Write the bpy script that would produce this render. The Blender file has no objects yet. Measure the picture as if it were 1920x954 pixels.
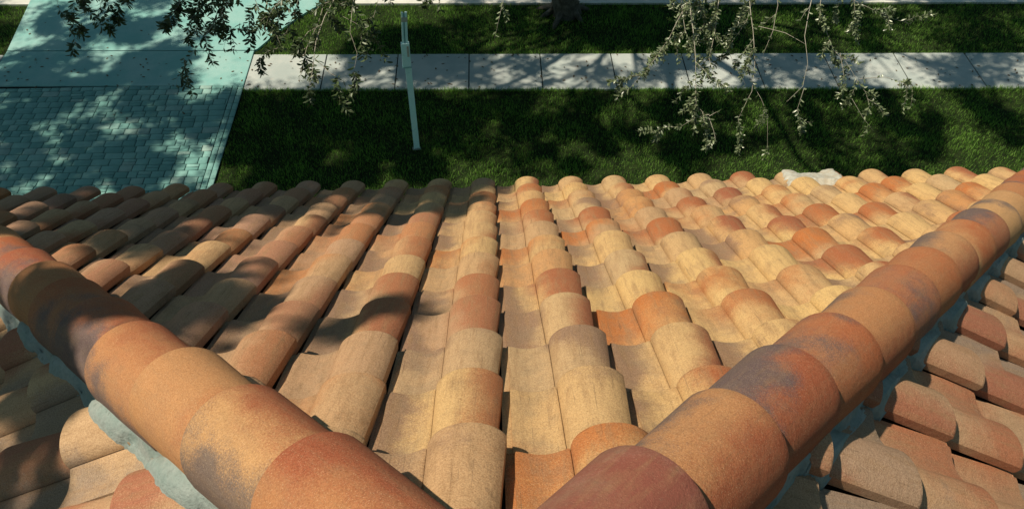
import bpy, bmesh, math, random
import numpy as np
from mathutils import Vector, Matrix, noise as mnoise

random.seed(7); rng = np.random.default_rng(7)
scene = bpy.context.scene
COL = scene.collection
R = math.radians

# ------------------------------------------------------------------ camera, sky, sun, exposure
APEX = Vector((0, 0, 9.8))                       # top of the hip end of the roof; the ground is z = 0
PITCH = R(35); CP, SP, TP = math.cos(PITCH), math.sin(PITCH), math.tan(PITCH)
cam_d = bpy.data.cameras.new('camera'); cam = bpy.data.objects.new('camera', cam_d); COL.objects.link(cam)
cam.location = APEX + Vector((.003, -.387, 1.293))
cam.rotation_euler = (R(90) - .8275, 0, -.0312)
cam_d.sensor_width = 36; cam_d.lens = 36 * 1580.2 / 1920
cam_d.clip_start = .05; cam_d.clip_end = 1500
scene.camera = cam

SUN_EL, SUN_AZ = R(61), R(-8)                      # from the left (-X), turned AZ towards +Y
SUN_DIR = Vector((-math.cos(SUN_EL)*math.cos(SUN_AZ), math.cos(SUN_EL)*math.sin(SUN_AZ), math.sin(SUN_EL)))
sun_d = bpy.data.lights.new('sun', 'SUN'); sun_d.energy = 5.0; sun_d.angle = R(.9); sun_d.color = (1, .89, .70)
sun = bpy.data.objects.new('sun', sun_d); COL.objects.link(sun)
sun.rotation_euler = SUN_DIR.to_track_quat('Z', 'Y').to_euler()
world = bpy.data.worlds.new('World'); scene.world = world; world.use_nodes = True
nt = world.node_tree; bg = nt.nodes['Background']
sky = nt.nodes.new('ShaderNodeTexSky'); sky.sky_type = 'NISHITA'; sky.sun_disc = False
sky.sun_elevation = SUN_EL; sky.sun_rotation = math.atan2(SUN_DIR.x, SUN_DIR.y)
tint = nt.nodes.new('ShaderNodeMix'); tint.data_type = 'RGBA'; tint.blend_type = 'MULTIPLY'
tint.inputs[0].default_value = 1; tint.inputs[7].default_value = (.78, 1.0, .82, 1)
nt.links.new(sky.outputs[0], tint.inputs[6]); nt.links.new(tint.outputs[2], bg.inputs[0])
bg.inputs[1].default_value = .066
scene.view_settings.view_transform = 'Standard'; scene.view_settings.look = 'None'
scene.view_settings.exposure = .12; scene.view_settings.gamma = 1
scene.render.engine = 'CYCLES'; scene.cycles.use_denoising = True
scene.cycles.max_bounces = 6; scene.cycles.diffuse_bounces = 3; scene.cycles.transparent_max_bounces = 4

# ------------------------------------------------------------------ helpers
def tag(o, label=None, cat=None, group=None, kind=None):
    if label: o['label'] = label
    if cat: o['category'] = cat
    if group: o['group'] = group
    if kind: o['kind'] = kind
    return o

def empty(name, loc, rz=0):
    o = bpy.data.objects.new(name, None); COL.objects.link(o)
    o.location = loc; o.rotation_euler.z = rz; o.empty_display_size = .2
    return o

def link(name, me, mat, parent=None):
    o = bpy.data.objects.new(name, me); COL.objects.link(o)
    for m in (mat if isinstance(mat, (list, tuple)) else [mat]): me.materials.append(m)
    if parent:
        o.parent = parent
        o.matrix_parent_inverse = world_of(parent).inverted()
    return o

def world_of(o):
    m = Matrix.Translation(o.location) @ o.rotation_euler.to_matrix().to_4x4()
    return (world_of(o.parent) @ o.matrix_parent_inverse @ m) if o.parent else m

def np_mesh(name, V, F, smooth=False, attrs=None):
    """V (n,3), F list of equal length index rows as an array, or a list of tuples"""
    me = bpy.data.meshes.new(name)
    V = np.asarray(V, dtype=np.float32)
    if isinstance(F, np.ndarray):
        k = F.shape[1]; n = len(F)
        me.vertices.add(len(V)); me.vertices.foreach_set('co', V.ravel())
        me.loops.add(n*k); me.loops.foreach_set('vertex_index', F.astype(np.int32).ravel())
        me.polygons.add(n); me.polygons.foreach_set('loop_start', np.arange(0, n*k, k, dtype=np.int32))
        me.update(calc_edges=True)
    else:
        me.from_pydata(V.tolist(), [], F)
    for nm, arr in (attrs or {}).items():
        if arr.shape[1] == 4:
            a = me.attributes.new(nm, 'FLOAT_COLOR', 'POINT'); a.data.foreach_set('color', arr.astype(np.float32).ravel())
        else:
            a = me.attributes.new(nm, 'FLOAT_VECTOR', 'POINT'); a.data.foreach_set('vector', arr.astype(np.float32).ravel())
    if smooth: me.polygons.foreach_set('use_smooth', np.ones(len(me.polygons), dtype=bool))
    me.update()
    return me

def bm_box(bm, lo, hi, M=None):
    vs = [bm.verts.new((x, y, z)) for z in (lo[2], hi[2]) for y in (lo[1], hi[1]) for x in (lo[0], hi[0])]
    if M is not None:
        for v in vs: v.co = M @ v.co
    for f in ((0,2,3,1),(4,5,7,6),(0,1,5,4),(2,6,7,3),(0,4,6,2),(1,3,7,5)):
        bm.faces.new([vs[i] for i in f])
    return vs

def bm_obj(name, bm, mat, parent=None, smooth=False, bevel=0):
    if bevel: bmesh.ops.bevel(bm, geom=list(bm.edges), offset=bevel, segments=2, affect='EDGES', profile=.6)
    bmesh.ops.recalc_face_normals(bm, faces=bm.faces)
    me = bpy.data.meshes.new(name); bm.to_mesh(me); bm.free()
    if smooth: me.polygons.foreach_set('use_smooth', [True]*len(me.polygons))
    return link(name, me, mat, parent)

# ------------------------------------------------------------------ node material helper
class Mat:
    def __init__(s, name):
        s.m = bpy.data.materials.new(name); s.m.use_nodes = True; s.t = s.m.node_tree
        s.b = s.t.nodes['Principled BSDF']; s.out = s.t.nodes['Material Output']
    def n(s, typ, **kw):
        n = s.t.nodes.new(typ)
        for k, v in kw.items(): setattr(n, k, v)
        return n
    def set(s, sock, v):
        if hasattr(v, 'is_output') or hasattr(v, 'links'): s.t.links.new(v, sock)
        else:
            if isinstance(v, tuple) and len(v) == 3 and sock.type == 'RGBA': v = (*v, 1)
            sock.default_value = v
    def math(s, op, a, b=0., c=None, clamp=False):
        n = s.n('ShaderNodeMath', operation=op, use_clamp=clamp); s.set(n.inputs[0], a); s.set(n.inputs[1], b)
        if c is not None: s.set(n.inputs[2], c)
        return n.outputs[0]
    def noise(s, vec, scale, detail=3, rough=.55, col=False, dist=0.):
        n = s.n('ShaderNodeTexNoise'); s.set(n.inputs['Vector'], vec); n.inputs['Scale'].default_value = scale
        n.inputs['Detail'].default_value = detail; n.inputs['Roughness'].default_value = rough; n.inputs['Distortion'].default_value = dist
        return n.outputs[1 if col else 0]
    def step(s, v, lo, hi, a=0., b=1.):
        n = s.n('ShaderNodeMapRange', interpolation_type='SMOOTHSTEP'); s.set(n.inputs[0], v)
        for i, x in enumerate((lo, hi, a, b)): s.set(n.inputs[i+1], x)
        return n.outputs[0]
    def mix(s, f, a, b, mode='MIX'):
        n = s.n('ShaderNodeMix', data_type='RGBA', blend_type=mode); s.set(n.inputs[0], f); s.set(n.inputs[6], a); s.set(n.inputs[7], b)
        return n.outputs[2]
    def ramp(s, v, stops, const=False):
        n = s.n('ShaderNodeValToRGB'); s.set(n.inputs[0], v); e = n.color_ramp.elements
        if const: n.color_ramp.interpolation = 'CONSTANT'
        while len(e) < len(stops): e.new(.5)
        for el, (p, c) in zip(e, stops): el.position = p; el.color = (*c, 1)
        return n.outputs[0]
    def attr(s, name):
        return s.n('ShaderNodeAttribute', attribute_name=name)
    def sep(s, v):
        n = s.n('ShaderNodeSeparateXYZ'); s.set(n.inputs[0], v); return n.outputs
    def vadd(s, a, b, op='ADD'):
        n = s.n('ShaderNodeVectorMath', operation=op); s.set(n.inputs[0], a); s.set(n.inputs[1], b); return n.outputs[0]
    def pos(s):
        return s.n('ShaderNodeNewGeometry').outputs['Position']
    def bump(s, h, strength=.3, dist=.005, prev=None):
        n = s.n('ShaderNodeBump'); s.set(n.inputs['Height'], h); n.inputs['Strength'].default_value = strength; n.inputs['Distance'].default_value = dist
        if prev is not None: s.set(n.inputs['Normal'], prev)
        return n.outputs[0]
    def done(s, col, rough=.8, normal=None, spec=.3):
        s.set(s.b.inputs['Base Color'], col); s.set(s.b.inputs['Roughness'], rough); s.b.inputs['Specular IOR Level'].default_value = spec
        if normal is not None: s.set(s.b.inputs['Normal'], normal)
        return s.m

def tile_material(name, stops, burnt, smoke_c, burnt_amt, smoke_amt, speck=1., stain=1.):
    """fired concrete tile: a ground colour per tile, airbrushed burnt and smoky flashes, sandy grain"""
    m = Mat(name)
    a = m.attr('trnd'); r = m.n('ShaderNodeSeparateColor'); m.set(r.inputs[0], a.outputs['Color'])
    r1, r2, r3 = r.outputs
    uv = m.sep(m.attr('tuv').outputs['Vector']); u, v = uv[0], uv[1]
    P = m.pos()
    off = m.n('ShaderNodeCombineXYZ'); m.set(off.inputs[0], m.math('MULTIPLY', r1, 37.)); m.set(off.inputs[1], m.math('MULTIPLY', r2, 53.)); m.set(off.inputs[2], m.math('MULTIPLY', r3, 71.))
    Q = m.vadd(P, off.outputs[0])
    base = m.ramp(r1, stops)
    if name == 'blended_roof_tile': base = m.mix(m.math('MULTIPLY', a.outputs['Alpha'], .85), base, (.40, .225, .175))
    # flashes are sprayed on one flank or one end of a tile
    side = m.math('MULTIPLY', m.math('SUBTRACT', u, .5), m.math('SUBTRACT', m.math('MULTIPLY', r2, 2.8), .7))
    endd = m.math('MULTIPLY', m.math('SUBTRACT', v, .5), m.math('SUBTRACT', m.math('MULTIPLY', r3, 1.8), .9))
    big = m.noise(Q, 5.5, 3, .6)
    dith = m.math('MULTIPLY', m.math('SUBTRACT', m.noise(P, 260, 2, .7), .5), .55)
    f = m.math('ADD', m.math('ADD', m.math('ADD', big, side), endd), dith)
    thr = m.math('SUBTRACT', 1.02, m.math('MULTIPLY', r3, burnt_amt))
    mb = m.step(f, m.math('SUBTRACT', thr, .24), m.math('ADD', thr, .34))
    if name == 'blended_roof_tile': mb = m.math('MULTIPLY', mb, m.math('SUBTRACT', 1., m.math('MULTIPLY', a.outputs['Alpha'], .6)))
    col = m.mix(mb, base, m.mix(r2, burnt[0], burnt[1]))
    g = m.math('SUBTRACT', m.math('ADD', m.noise(Q, 7., 3, .6), dith), m.math('ADD', side, m.math('MULTIPLY', endd, .6)))
    thr2 = m.math('SUBTRACT', 1.04, m.math('MULTIPLY', r1, smoke_amt))
    ms = m.step(g, m.math('SUBTRACT', thr2, .14), m.math('ADD', thr2, .22), 0., .85)
    col = m.mix(ms, col, smoke_c)
    # weathering: greyish dust and streaks running down the tile
    st = m.n('ShaderNodeCombineXYZ'); m.set(st.inputs[0], m.math('MULTIPLY', u, 9.)); m.set(st.inputs[1], m.math('MULTIPLY', v, 1.4)); m.set(st.inputs[2], m.math('MULTIPLY', r2, 90.))
    streak = m.noise(st.outputs[0], 1.6, 5, .65)
    col = m.mix(m.step(streak, .44, .70, 0., .55*stain), col, (.34, .20, .10))
    col = m.mix(m.step(m.noise(P, 16, 5, .7), .5, .78, 0., .35*stain), col, (.24, .165, .10))
    # hairline scratches and thin run-off lines along the tile
    sc_ = m.n('ShaderNodeCombineXYZ'); m.set(sc_.inputs[0], m.math('MULTIPLY', u, 70.)); m.set(sc_.inputs[1], m.math('MULTIPLY', v, 2.2)); m.set(sc_.inputs[2], m.math('MULTIPLY', r3, 60.))
    col = m.mix(m.step(m.noise(sc_.outputs[0], 1., 2, .5, dist=.25), .64, .72, 0., .42*stain), col, (.16, .10, .06))
    col = m.mix(m.step(m.noise(Q, 34, 5, .75), .60, .74, 0., .5*stain), col, (.17, .125, .09))
    # dirt where the pan collects it
    if stain > 0:
        pan = m.step(m.math('ABSOLUTE', m.math('SUBTRACT', u, .22)), .25, .05, 0., .34*stain)
        col = m.mix(m.math('MULTIPLY', pan, m.step(m.noise(Q, 11, 4, .7), .36, .66)), col, (.27, .21, .14))
    grain = m.noise(P, 240, 4, .8); g2 = m.noise(P, 430, 2, .7)
    col = m.mix(m.step(grain, .40, .62, 0., .55*speck), col, m.mix(1., col, (.50, .44, .38), 'MULTIPLY'))
    col = m.mix(m.step(g2, .58, .70, 0., .42*speck), col, (.74, .56, .36))
    col = m.mix(m.step(m.noise(P, 210, 3, .8), .54, .66, 0., .45*speck), col, m.mix(1., col, (.52, .42, .36), 'MULTIPLY'))
    col = m.mix(m.step(m.noise(P, 150, 2, .5), .70, .78, 0., .5*speck), col, (.12, .085, .06))
    bmp = m.bump(grain, .6, .003); bmp = m.bump(m.noise(P, 38, 4, .6), .4, .006, bmp)
    return m.done(col, .82, bmp, .25)

ROOF_STOPS = [(0, (.50, .31, .17)), (.14, (.61, .39, .185)), (.34, (.69, .46, .195)), (.55, (.63, .405, .185)), (.7, (.54, .37, .20)), (.88, (.62, .38, .17)), (.97, (.58, .30, .12)), (1, (.50, .23, .09))]
SIDE_STOPS = [(0, (.38, .25, .18)), (.3, (.50, .32, .19)), (.6, (.46, .27, .16)), (.85, (.55, .37, .21)), (1, (.42, .20, .11))]
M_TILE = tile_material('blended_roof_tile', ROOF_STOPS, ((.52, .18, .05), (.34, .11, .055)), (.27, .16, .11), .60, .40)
M_TILE_SIDE = tile_material('dusty_roof_tile', SIDE_STOPS, ((.46, .18, .09), (.36, .14, .085)), (.28, .21, .165), .58, .45, stain=.8)
M_CAP = tile_material('ridge_cap_tile', [(0, (.40, .15, .065)), (.25, (.46, .21, .09)), (.5, (.54, .31, .14)), (.7, (.42, .18, .085)), (1, (.35, .12, .065))],
                      ((.46, .135, .045), (.30, .085, .045)), (.105, .09, .10), .80, .66, stain=.5, speck=.85)
M_CAP_RED = tile_material('worn_red_tile', [(0, (.27, .085, .06)), (1, (.25, .08, .055))], ((.20, .055, .045), (.24, .07, .05)), (.36, .17, .13), .5, .4, speck=.35, stain=.7)

def simple_mat(name, c1, c2, scale=6, rough=.85, bump=.3, bscale=90, spec=.3, c3=None):
    m = Mat(name); P = m.pos()
    col = m.mix(m.step(m.noise(P, scale, 5, .65), .35, .68), c1, c2)
    if c3: col = m.mix(m.step(m.noise(P, scale*3.7, 4, .7), .58, .74, 0., .7), col, c3)
    col = m.mix(m.step(m.noise(P, bscale, 3, .7), .35, .75, 0., .35), col, m.mix(1., col, (.6, .6, .6), 'MULTIPLY'))
    return m.done(col, rough, m.bump(m.noise(P, bscale, 4, .7), bump, .006), spec)

M_MORTAR = simple_mat('cement_mortar', (.23, .29, .27), (.32, .35, .33), 9, .95, 1., 75, .2, (.15, .18, .165))
M_PALE = simple_mat('pale_mortar', (.50, .50, .45), (.42, .37, .29), 14, .95, .5, 150, .2, (.55, .40, .24))
M_UNDER = simple_mat('roof_underlayment', (.035, .028, .024), (.05, .04, .035), 5)
M_STUCCO = simple_mat('stucco', (.62, .52, .38), (.56, .46, .33), 3, .9, .4, 60)
M_TRIM = simple_mat('painted_trim', (.55, .50, .42), (.5, .45, .38), 3, .6, .05, 60)
M_GLASS = simple_mat('window_glass', (.02, .03, .035), (.03, .04, .045), 1, .06, 0., 20, .8)
M_CONC = simple_mat('sidewalk_concrete', (.37, .42, .41), (.47, .50, .48), 1.6, .9, .35, 130, .25, (.43, .42, .40))
M_DRIVE = simple_mat('driveway_concrete', (.20, .43, .41), (.29, .48, .46), 1.1, .85, .3, 130, .3, (.18, .39, .37))
M_ROAD = simple_mat('street_asphalt', (.20, .21, .21), (.27, .28, .27), 2.2, .9, .5, 160)
M_SOIL = simple_mat('thatch_soil', (.010, .018, .006), (.022, .036, .010), 5, .95, .6, 70, .1, (.05, .045, .025))
M_BARK = simple_mat('oak_bark', (.06, .052, .042), (.13, .12, .10), 9, .95, 1., 45, .15, (.05, .042, .034))
M_TWIG = simple_mat('twig_bark', (.34, .31, .25), (.46, .43, .36), 12, .85, .2, 90, .25)
M_POST = simple_mat('painted_metal', (.62, .90, .90), (.70, .92, .92), 3.0, .5, .08, 90, .5, (.38, .62, .64))
M_POSTDK = simple_mat('sign_back_metal', (.22, .42, .44), (.30, .52, .54), 6.0, .4, .05, 90, .6)
M_JOINT = simple_mat('joint_filler', (.008, .012, .011), (.014, .018, .016), 8)

def leaf_material(name, dark, light, trans=.25, rough=.42, spec=.5):
    m = Mat(name); a = m.attr('trnd'); r = m.n('ShaderNodeSeparateColor'); m.set(r.inputs[0], a.outputs['Color'])
    col = m.mix(r.outputs[0], dark, light)
    m.done(col, rough, None, spec)
    tr = m.n('ShaderNodeBsdfTranslucent'); m.set(tr.inputs[0], m.mix(1., col, (1.1, 1.35, .5), 'MULTIPLY'))
    mx = m.n('ShaderNodeMixShader'); mx.inputs[0].default_value = trans
    m.t.links.new(m.b.outputs[0], mx.inputs[1]); m.t.links.new(tr.outputs[0], mx.inputs[2]); m.t.links.new(mx.outputs[0], m.out.inputs[0])
    return m.m
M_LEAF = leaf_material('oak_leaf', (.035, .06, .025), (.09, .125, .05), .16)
M_LEAF_SUNLIT = leaf_material('oak_leaf_sunlit', (.06, .085, .04), (.24, .29, .16), .16, .33, .8)  # sunlight put into the colour: paler, shinier copy of the oak leaf
M_GRASS = leaf_material('grass_blade', (.014, .062, .008), (.25, .46, .08), .32, .6, .25)

def paver_material():
    m = Mat('concrete_paver'); a = m.attr('trnd'); r = m.n('ShaderNodeSeparateColor'); m.set(r.inputs[0], a.outputs['Color']); P = m.pos()
    col = m.ramp(r.outputs[0], [(0, (.14, .31, .29)), (.5, (.18, .37, .35)), (.85, (.23, .42, .39)), (1, (.28, .40, .37))])
    col = m.mix(m.step(m.noise(P, 8, 3, .6), .4, .7, 0., .3), col, (.14, .26, .25))
    return m.done(col, .88, m.bump(m.noise(P, 150, 3, .7), .4, .004), .25)
M_PAVER = paver_material()

# ------------------------------------------------------------------ the setting
def sheet(name, pts, z, mat, kind='structure', thick=0.):
    bm = bmesh.new(); top = [bm.verts.new((x, y, z)) for x, y in pts]; bm.faces.new(top)
    if thick:
        low = [bm.verts.new((x, y, z-thick)) for x, y in pts]
        for i in range(len(pts)):
            j = (i+1) % len(pts); bm.faces.new((top[j], top[i], low[i], low[j]))
    o = bm_obj(name, bm, mat); o['kind'] = kind
    return o
SK = -.027                                        # the street runs a degree or two off square to the house
ys = lambda x, y0: y0 + SK*x
W0, W1, ST = 14.66, 16.0, 18.15
sheet('ground', [(-400, -400), (400, -400), (400, 400), (-400, 400)], -.02, M_SOIL)
DL, DR = -11.05, -5.38
# street and kerb
sheet('street', [(-300, ys(-300, ST+.45)), (300, ys(300, ST+.45)), (300, ys(300, 27)), (-300, ys(-300, 27))], -.012, M_ROAD)
M_KERB = simple_mat('kerb_concrete', (.56, .56, .53), (.66, .65, .61), 2.5, .9, .3, 130)
xr0 = DR+1.75
sheet('kerb', [(xr0, ys(xr0, ST)), (200, ys(200, ST)), (200, ys(200, ST+.45)), (xr0, ys(xr0, ST+.45))], .035, M_KERB, thick=.2)
sheet('kerb', [(-200, ys(-200, ST)), (DL-.2, ys(DL, ST)), (DL-.2, ys(DL, ST+.45)), (-200, ys(-200, ST+.45))], .035, M_KERB, thick=.2)
# sidewalk slabs with open joints (one structure), the driveway crossing between DL and DR
def slabs(name, edges, y0, y1, z, mat, gap=.012, y1f=None):
    bm = bmesh.new()
    for a, b in zip(edges[:-1], edges[1:]):
        dz = random.uniform(-.003, .004)
        pts = [(a+gap, ys(a, y0)), (b-gap, ys(b, y0)), (b-gap, ys(b, y1)), (a+gap, ys(a, y1))]
        t = [bm.verts.new((x, y, z+dz)) for x, y in pts]; l = [bm.verts.new((x, y, z-.1)) for x, y in pts]
        bm.faces.new(t)
        for i in range(4): bm.faces.new((t[(i+1) % 4], t[i], l[i], l[(i+1) % 4]))
    bmesh.ops.bevel(bm, geom=[e for e in bm.edges if all(v.co.z > z-.02 for v in e.verts)], offset=.008, segments=1, affect='EDGES')
    o = bm_obj(name, bm, mat); o['kind'] = 'structure'; return o
ed = [DR, -3.7] + [-2.08 + 1.615*k - (.0 if k < 3 else .0) for k in range(0, 16)]
slabs('sidewalk', ed, W0, W1, .03, M_CONC)
slabs('sidewalk', [DL-1.6*k for k in range(12, -1, -1)], W0, W1, .03, M_CONC)
sheet('joint_bed', [(-40, ys(-40, W0)), (30, ys(30, W0)), (30, ys(30, W1)), (-40, ys(-40, W1))], .004, M_JOINT)
slabs('driveway', [DL, DR], W0+.16, W1+.14, .034, M_DRIVE, .008)
# apron: flares out towards the street
ap = [(DL+.01, ys(DL, W1+.165)), (DR-.02, ys(DR, W1+.165))]
for k in range(7):
    t = k/6; ap.append((DR + .05 + .75*t**.8 + .9*t*t, ys(DR, W1+.2 + (ST+.4-W1-.2)*t)))
ap += [(DL-.25, ys(DL, ST+.4))]
sheet('driveway_apron', ap, .036, M_DRIVE, thick=.1)
sheet('driveway_bed', [(DL, 4.5), (DR, 4.5), (DR, W0+.3), (DL, W0+.6)], .006, M_JOINT)

# pavers: one mesh of many small blocks
def pavers():
    V = []; F = []; C = []
    def block(x0, x1, y0, y1):
        g, b = .009, .0015; x0 += g; x1 -= g; y0 += g; y1 -= g
        z = .030 + random.uniform(-.0015, .0015); tx, ty = random.uniform(-.0012, .0012), random.uniform(-.0012, .0012)
        n = len(V)
        for (X0, X1, Y0, Y1, Z) in ((x0, x1, y0, y1, 0.), (x0, x1, y0, y1, z-b), (x0+b, x1-b, y0+b, y1-b, z)):
            for k, (X, Y) in enumerate(((X0, Y0), (X1, Y0), (X1, Y1), (X0, Y1))):
                V.append((X, Y, Z + (tx*(1 if k in (1, 2) else -1) + ty*(1 if k > 1 else -1) if Z else 0)))
        for l in (0, 4):
            for i in range(4): F.append((n+l+i, n+l+(i+1) % 4, n+l+4+(i+1) % 4, n+l+4+i))
        F.append((n+8, n+9, n+10, n+11))
        c = (random.random()**1.2, random.random(), random.random(), 1)
        C.extend([c]*12)
    yb = lambda x: W0+.135+SK*x+.0
    top = W0 + .14 + (-SK*8)
    y = 5.0; row = 0
    while y < top-.02:
        h = .19; y1 = min(y+h, top)
        x = DL + (0, .13, .06, .2)[row % 4]-.25
        while x < DR-.26:
            kind = random.random()
            if kind < .46: w = .26
            elif kind < .72: w = .19
            else: w = .36
            if kind > .9:                          # a pair of half-height blocks
                x1 = min(x+.26, DR-.24)
                if x1-x > .06:
                    block(x, x1, y, y+(y1-y)/2); block(x, x1, y+(y1-y)/2, y1)
                x += .26; continue
            x1 = min(x+w, DR-.24)
            if x1-x > .05: block(x, x1, y, y1)
            x += w
        y = y1; row += 1
    y = 5.0                                         # two edging courses along the lawn
    while y < top-.05:
        block(DR-.24, DR-.12, y, min(y+.24, top)); block(DR-.12, DR, y+.0, min(y+.24, top)); y += .24
    me = np_mesh('paver_driveway', np.array(V), np.array(F), attrs={'trnd': np.array(C)})
    o = link('paver_driveway', me, M_PAVER); o['kind'] = 'structure'
pavers()

# ------------------------------------------------------------------ grass blades
def grass():
    zones = [(DR+.02, 13.5, 9.5, None, 1500, 0), (DR, 13.5, None, None, 1500, 1), (-14.5, DL-.1, None, None, 1200, 1)]
    P = []
    for x0, x1, y0, _, dens, strip in zones:
        if strip == 0: a, b = y0, W0
        else: a, b = W1, ST
        n = int((x1-x0)*(b-a)*dens)
        xx = rng.uniform(x0, x1, n); yy = rng.uniform(a, b, n) + SK*xx
        if strip and x0 == DR:                       # keep off the apron flare
            t = (yy - ys(0, W1+.2) - SK*xx)/(ST+.4-W1-.2); t = np.clip(t, 0, 1)
            ok = xx > DR + .08 + .75*t**.8 + .9*t*t; xx, yy = xx[ok], yy[ok]
        P.append(np.stack([xx, yy], 1))
    # longer fringe hanging over the slab edges
    for yl, sg, n in ((W0, -1, 5200), (W1, 1, 2600)):
        xx = rng.uniform(DR, 13.5, n); P.append(np.stack([xx, ys(xx, yl) + sg*np.abs(rng.normal(0, .02, n))], 1))
    nf = sum(len(p) for p in P[-2:]); P = np.concatenate(P); N = len(P)
    # clumpy density
    dn = np.array([mnoise.noise((float(x)*1.7, float(y)*1.7, 3.)) for x, y in P]); dn2 = np.array([mnoise.noise((float(x)*7, float(y)*7, 9.)) for x, y in P])
    keep = rng.random(N) < .78 + .4*dn + .45*dn2; keep[-nf:] = True
    dn = dn[keep]; P = P[keep]; N = len(P); fr = np.zeros(N, bool); fr[-nf:] = True
    h = rng.uniform(.04, .085, N)*(1+.4*dn); h[fr] *= rng.uniform(.9, 1.6, nf); w = rng.uniform(.005, .010, N)
    az = rng.uniform(0, 2*np.pi, N); lean = np.abs(rng.normal(.35, .25, N))
    az[fr & (P[:, 1] < ys(P[:, 0], W0)+.01)] = rng.uniform(.5, 2.6, (fr & (P[:, 1] < ys(P[:, 0], W0)+.01)).sum())
    d = np.stack([np.cos(az), np.sin(az), np.zeros(N)], 1); sd = np.stack([-np.sin(az), np.cos(az), np.zeros(N)], 1)
    B = np.concatenate([P, np.full((N, 1), -.015)], 1)
    Z = np.array([0, 0, 1.])
    mid = B + Z*(h*.6)[:, None] + d*(h*lean*.35)[:, None]; tip = B + Z*(h*(1-.25*lean))[:, None] + d*(h*lean*1.1)[:, None]
    V = np.stack([B-sd*w[:, None]/2, B+sd*w[:, None]/2, mid+sd*w[:, None]*.4, mid-sd*w[:, None]*.4, tip], 1).reshape(-1, 3)
    i = np.arange(N)*5
    F = np.concatenate([np.stack([i, i+1, i+2], 1), np.stack([i, i+2, i+3], 1), np.stack([i+3, i+2, i+4], 1)])
    c = np.clip(rng.beta(2, 2.2, N) + .25*dn, 0, 1); C = np.repeat(np.stack([c, c, c, np.ones(N)], 1), 5, 0)
    o = link('grass', np_mesh('grass', V, F, attrs={'trnd': C}), M_GRASS)
    tag(o, 'short green lawn grass between the house and the street', 'grass', kind='stuff')
grass()

# ------------------------------------------------------------------ the house and its tiled roof
house = empty('house', (0, 0, 0))
tag(house, 'house roofed in blended terracotta tiles, two rounded hip ridges framing its front slope', 'house')
TW, TE, TL = .30, .3445, .415
S0 = .60 - TE*2                                   # downhill end of the topmost course
NC = 14; SLOPE_L = S0 + TE*NC
EAVE_D = SLOPE_L*CP; EAVE_Z = APEX.z - SLOPE_L*SP

PU = [(-.075, .005), (-.008, .005), (-.003, .0125), (.03, .0115), (.09, .007), (.15, .004), (.21, .0035), (.27, .006), (.33, .0115), (.372, .0165), (.386, .0155), (.390, .0095), (.402, .0095), (.406, .0165)]
_c, _r = .687, .297
for k in range(21):
    th = math.pi*(.985 - (.985-.150)*k/20)
    PU.append((_c+_r*math.cos(th), .0145+.058*math.sin(th)))
PU = np.array(PU); PU_R = PU[-1, 0]
def profile(u):
    """height of the top surface over one tile width, u in 0..1"""
    u = u % 1.0
    return float(np.interp(u, PU[:, 0], PU[:, 1])) if u < PU_R else .002

def tile_mesh_arrays():
    n = len(PU); th = np.full(n, .014); th[:2] = .004; th[-1] = .029; th[-2] = .020; PU_T = np.clip((PU[:, 0]-.38)/.1, 0, 1)
    rows = [(0., 0.), (.25, 0), (.6, 0), (.97, 0), (.992, -.0012), (1., -.0045)]
    V = []; UVv = []
    for side in (0, 1):
        for (t, dz) in rows:
            for k in range(n):
                tp = 1 - .19*(1-t)*PU_T[k]; cu_ = .405
                V.append(((cu_ + (PU[k, 0]-cu_)*tp if PU_T[k] else PU[k, 0])*TW, t*TL, PU[k, 1]*(1-.14*(1-t)*PU_T[k]) + (dz if side == 0 else -th[k] + (.003 if t == 1. else 0))))
                UVv.append((PU[k, 0], t*TL/TE, 0))
    m = len(rows); F = []
    I = lambda s, r, k: s*m*n + r*n + k
    for r in range(m-1):
        for k in range(n-1):
            F.append((I(0, r, k), I(0, r, k+1), I(0, r+1, k+1), I(0, r+1, k)))
            F.append((I(1, r, k), I(1, r+1, k), I(1, r+1, k+1), I(1, r, k+1)))
        F.append((I(0, r, n-1), I(1, r, n-1), I(1, r+1, n-1), I(0, r+1, n-1)))
        F.append((I(0, r, 0), I(0, r+1, 0), I(1, r+1, 0), I(1, r, 0)))
    for k in range(n-1):
        F.append((I(0, m-1, k), I(0, m-1, k+1), I(1, m-1, k+1), I(1, m-1, k)))
        F.append((I(0, 0, k), I(1, 0, k), I(1, 0, k+1), I(0, 0, k+1)))
    return np.array(V), np.array(UVv), np.array(F)
TV, TUV, TF = tile_mesh_arrays()
TSTEP = .038                                       # how far a tile's lower end stands above the one below it

def frame(side):
    if side == 'front': return Vector((1, 0, 0)), Vector((0, CP, -SP)), Vector((0, SP, CP))
    if side == 'right': return Vector((0, -1, 0)), Vector((CP, 0, -SP)), Vector((SP, 0, CP))
    return Vector((0, 1, 0)), Vector((-CP, 0, -SP)), Vector((-SP, 0, CP))

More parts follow.
